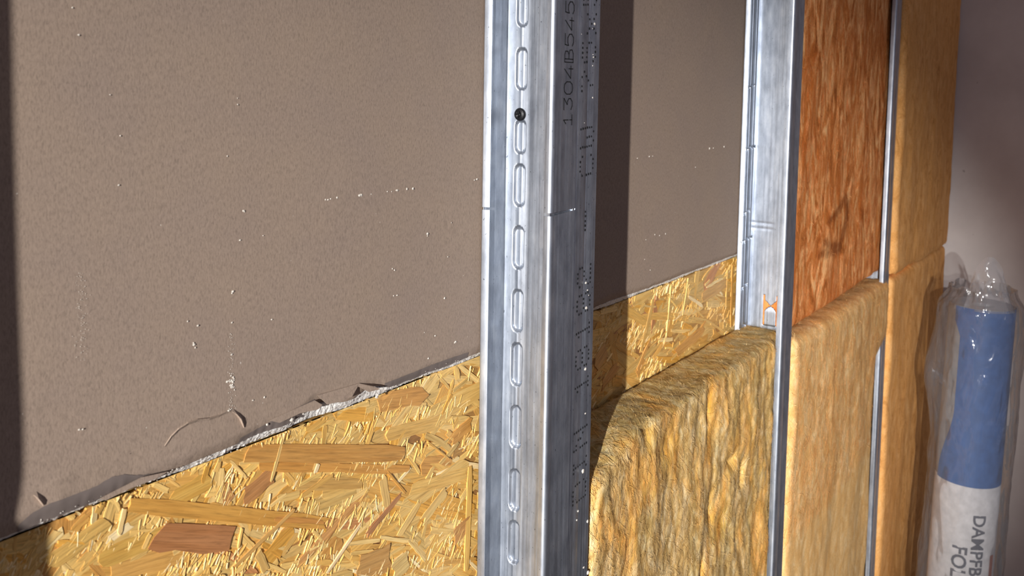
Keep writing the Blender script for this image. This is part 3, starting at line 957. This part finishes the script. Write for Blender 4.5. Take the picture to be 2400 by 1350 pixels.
def warpA(w, v):                                # the slab sags forward and its near end is rounded off
    x_, y_, z_ = w
    e = smooth01((0.90 - v.x) / 0.13)
    z_ -= 0.022 * e * smooth01((v.z - 0.9) / 0.2)
    y_ += 0.013 * smooth01((v.x - 1.315) / 0.025) * smooth01((0.0 - v.y) / 0.03)
    return (x_, y_, z_)
wool('mineral_wool_slab', 'straw-yellow torn mineral wool slab between the double stud and the next stud', 0.774, 1.388, -0.0755, 0.004, 0.55, 1.1455, 0.012, 0.0032, dispA, WOOL_A, tintA, warp=warpA, fibres=14000)

stain = []
for line in (((1984, 462), (1960, 502), (1940, 522)), ((1984, 462), (1987, 490), (1984, 520), (1974, 560), (1966, 588), (1940, 592), (1916, 596)), ((1966, 575), (1944, 578), (1930, 566))):
    for (x0_, y0_), (x1_, y1_) in zip(line, line[1:]):
        for k in range(6):
            stain.append(P(x0_ + (x1_ - x0_) * k / 6, y0_ + (y1_ - y0_) * k / 6, -0.058))
def dispS(a):
    def f(v, n):
        d = a * fbm(v.x * 8, v.y * 8, v.z * 4.5, 3) + a * 0.25 * fbm(v.x * 45, v.y * 45, v.z * 26, 3)
        return d
    return f
def tintC(v, n):
    k = 0.0
    if n.y < -0.3:
        for s in stain:
            k = max(k, math.exp(-((v.x - s.x) / 0.015) ** 2 - ((v.z - s.z) / 0.0075) ** 2))
    t = smooth01(k * 1.5 * (0.8 + 0.5 * noise.noise((v.x * 60, 1, v.z * 60))))
    return (1 - 0.52 * t, 1 - 0.62 * t, 1 - 0.68 * t)
def bow(c, w, a):
    return lambda p, v: (p[0], p[1] - a * math.cos(math.pi * max(-0.5, min(0.5, (v.x - c) / w))), p[2])
zs3 = 1.130
wool('mineral_wool_slab', 'pale tan mineral wool slab bulging forward below the orange slab', 1.4025, 2.052, -0.079, 0.004, 0.45, zs3, 0.016, 0.007, dispS(0.0035), WOOL_B, None, fibres=5000, fscale=1.5, warp=lambda p, v: (p[0], p[1] - 0.006 * math.sin(math.pi * (v.x - 1.40) / 0.65) + 0.022 * smooth01((v.x - 1.925) / 0.06) * smooth01((1.04 - v.z) / 0.10) * smooth01(-v.y / 0.03), p[2] - 0.02 * (v.x - 1.4)))
wool('mineral_wool_slab', 'orange-brown mineral wool slab with a dark stain, set back between two studs', 1.4015, 2.052, -0.058, 0.004, zs3 + 0.002, 2.55, 0.010, 0.006, dispS(0.0028), WOOL_C, tintC, fibres=5000, fscale=1.5)
wool('mineral_wool_slab', 'brown lower mineral wool slab in the last bay behind the plastic-wrapped roll', 2.066, 2.735, -0.082, 0.004, 0.25, 1.117, 0.014, 0.012, dispS(0.004), WOOL_D, None, warp=lambda p, v: (p[0], p[1], p[2] - 0.02 * (v.x - 2.07)))
wool('mineral_wool_slab', 'brown upper mineral wool slab in the last bay against the grey wall', 2.066, 2.735, -0.086, 0.004, 1.122, 2.55, 0.014, 0.012, dispS(0.004), WOOL_D, None, warp=lambda p, v: (p[0], p[1], p[2] - (0.03 * (v.x - 2.07) if v.z < 1.3 else 0)))

# ------------------------------------------------------------------ wrapped roll of foil
BLUE = m_plain('blue_sleeve', lin(58, 100, 160), 0.5)
LABEL = m_plain('label_paper', lin(226, 224, 224), 0.6)
FOIL = m_plain('grey_foil', lin(150, 148, 148), 0.45)
REDM = m_plain('red_print', lin(190, 110, 84), 0.6)
GREYINK = m_plain('grey_ink', lin(96, 98, 108), 0.6)
RT = PX(2302, 712, 2.2)
RB = PX(2248, 1350, 2.2)
ax = (RT - RB).normalized()
base = RB + ax * (-(RB.z) / ax.z)
H = (RT - base).length
roll = thing('foil_roll', 'blue and white roll of vapour barrier foil standing in clear crinkled plastic', 'foil roll', base)
fwd = (Vector((CAM.x, CAM.y, 0)) - Vector((base.x, base.y, 0))).normalized()
sx_ = ax.cross(fwd).normalized() * 1.0         # to the right seen from the camera is -Y side
sx_ = sx_ if sx_.y < 0 else -sx_
fz_ = sx_.cross(ax)
if fz_.dot(fwd) < 0: fz_ = -fz_
def rp(a, r, h):                               # a: angle from the camera-facing line, positive to the right
    return base + ax * h + (fz_ * math.cos(a) + sx_ * math.sin(a)) * r
R0 = 0.064
def shell(name, r, h0, h1, a_lo, a_hi, nh_, na, mat, wob=0.0, closed=False, label=None, smooth=True):
    V, Fc = [], []
    for j in range(nh_ + 1):
        h = h0 + (h1 - h0) * j / nh_
        lo, hi = a_lo(h), a_hi(h)
        for i in range(na + 1):
            a = lo + (hi - lo) * i / na
            rr = r + wob * noise.noise((a * 2, h * 20, 1))
            V.append(tuple(rp(a, rr, h)))
    for j in range(nh_):
        for i in range(na):
            q = j * (na + 1) + i
            Fc.append((q, q + 1, q + na + 2, q + na + 1))
    if closed:
        k = len(V)
        V.append(tuple(rp(0, 0, h1)))
        for i in range(na): Fc.append((nh_ * (na + 1) + i, nh_ * (na + 1) + i + 1, k))
    return mesh_obj(name, V, Fc, mat, roll, smooth=smooth, label=label)
PI = math.pi
core = shell('foil_body', R0, 0.0, H, lambda h: -PI, lambda h: PI, 24, 48, FOIL, 0.001, False, 'grey foil roll')
# hollow end of the roll
V, Fc = [], []
for i in range(49):
    a = -PI + 2 * PI * i / 48
    V += [tuple(rp(a, R0, H)), tuple(rp(a, 0.024, H - 0.003)), tuple(rp(a, 0.022, H - 0.12))]
for i in range(48):
    for j in range(2): Fc.append((i * 3 + j, i * 3 + j + 1, i * 3 + j + 4, i * 3 + j + 3))
mesh_obj('roll_end', V, Fc, FOIL, roll, smooth=False)
hb = (PX(2262, 1114, 2.2) - base).dot(ax)      # foot of the blue part
def blue_lo(h):
    u = (h - hb) / (H - hb)                    # 0 foot, 1 top
    return -1.15 + 0.55 * smooth01(u / 0.42) + (-0.0 if u < 0.85 else -0.25 * smooth01((u - 0.85) / 0.05))
shell('blue_sleeve', R0 + 0.0012, hb, H - 0.001, blue_lo, lambda h: 1.75, 24, 30, BLUE, 0.0006)
shell('paper_label', R0 + 0.0010, hb - 0.55, hb + 0.004, lambda h: -1.75, lambda h: 1.75, 10, 30, LABEL, 0.0006, label='white printed label')
def wrap_text(s, size, a0, h0, mat, name):
    cu = bpy.data.curves.new(name, 'FONT')
    cu.body = s
    cu.size = size
    cu.offset = 0.0007
    cu.resolution_u = 3
    tmp = bpy.data.objects.new(name, cu)
    C.objects.link(tmp)
    dg = bpy.context.evaluated_depsgraph_get()
    me = bpy.data.meshes.new_from_object(tmp.evaluated_get(dg))
    V = [v.co.copy() for v in me.vertices]
    Fc = [tuple(p.vertices) for p in me.polygons]
    bpy.data.objects.remove(tmp)
    bpy.data.meshes.remove(me)
    # text runs down the roll, letter tops point right
    out = [tuple(rp(a0 + v.y / R0, R0 + 0.0022, h0 - v.x)) for v in V]
    return mesh_obj(name, out, Fc, mat, roll, label='grey capital lettering')
hD = (PX(2290, 1182, 2.2) - base).dot(ax)
wrap_text('DAMPFBREMS', 0.036, 0.26, hD, GREYINK, 'lettering')
hF = (PX(2250, 1248, 2.2) - base).dot(ax)
wrap_text('FOLIE', 0.040, -0.28, hF, GREYINK, 'lettering')
hR = (PX(2318, 1288, 2.2) - base).dot(ax)
shell('red_strip', R0 + 0.0020, hR - 0.2, hR, lambda h: 0.98, lambda h: 1.16, 6, 3, REDM)
# crinkled clear bag
def bag_r(a, h):
    u = h / H
    r = 0.083 + 0.006 * noise.noise((math.cos(a) * 1.5, math.sin(a) * 1.5, h * 6)) + 0.004 * noise.noise((math.cos(a) * 5, math.sin(a) * 5, h * 16))
    r += 0.0035 * abs(noise.noise((math.cos(a) * 9 + h * 14, math.sin(a) * 9, h * 9)))
    r += 0.020 * math.exp(-((a + 1.35) / 0.35) ** 2 - ((h - (H - 0.15)) / 0.07) ** 2)      # pulled-out corner on the left
    return max(r, R0 + 0.004)
V, Fc = [], []
NA, NH = 120, 150
for j in range(NH + 1):
    h = 0.003 + (H + 0.035) * j / NH
    for i in range(NA):
        a = -PI + 2 * PI * i / NA
        r = bag_r(a, h)
        if h > H - 0.01:
            k = smooth01((h - H + 0.01) / 0.045)
            r *= 1 - 0.38 * k * (0.6 + 0.6 * abs(noise.noise((math.cos(a) * 4, math.sin(a) * 4, 3))))
        V.append(tuple(rp(a, r, h + (0.012 * noise.noise((math.cos(a) * 2, math.sin(a) * 2, 9)) if h > H else 0))))
for j in range(NH):
    for i in range(NA):
        i2 = (i + 1) % NA
        Fc.append((j * NA + i, j * NA + i2, (j + 1) * NA + i2, (j + 1) * NA + i))
bag = mesh_obj('plastic_bag', V, Fc, FILM, roll, smooth=True, label='clear crinkled film')
# loose flap of film standing up at the mouth of the bag
V, Fc = [], []
NU, NV = 28, 20
for j in range(NV + 1):
    v = j / NV
    for i in range(NU + 1):
        u = i / NU
        a = -0.55 + 1.75 * u
        top = 0.118 * math.sin(PI * min(1, 0.12 + 0.80 * u)) ** 0.8 * (1.0 - 0.30 * u)
        h = H - 0.005 + v * (top + 0.012)
        r = 0.066 - 0.02 * v + 0.007 * noise.noise((u * 5, v * 4, 12))
        V.append(tuple(rp(a, r, h)))
for j in range(NV):
    for i in range(NU):
        q = j * (NU + 1) + i
        Fc.append((q, q + 1, q + NU + 2, q + NU + 1))
mesh_obj('bag_flap', V, Fc, m_film('crumpled_film', 0.26), bag, smooth=True)
bpy.context.view_layer.update()
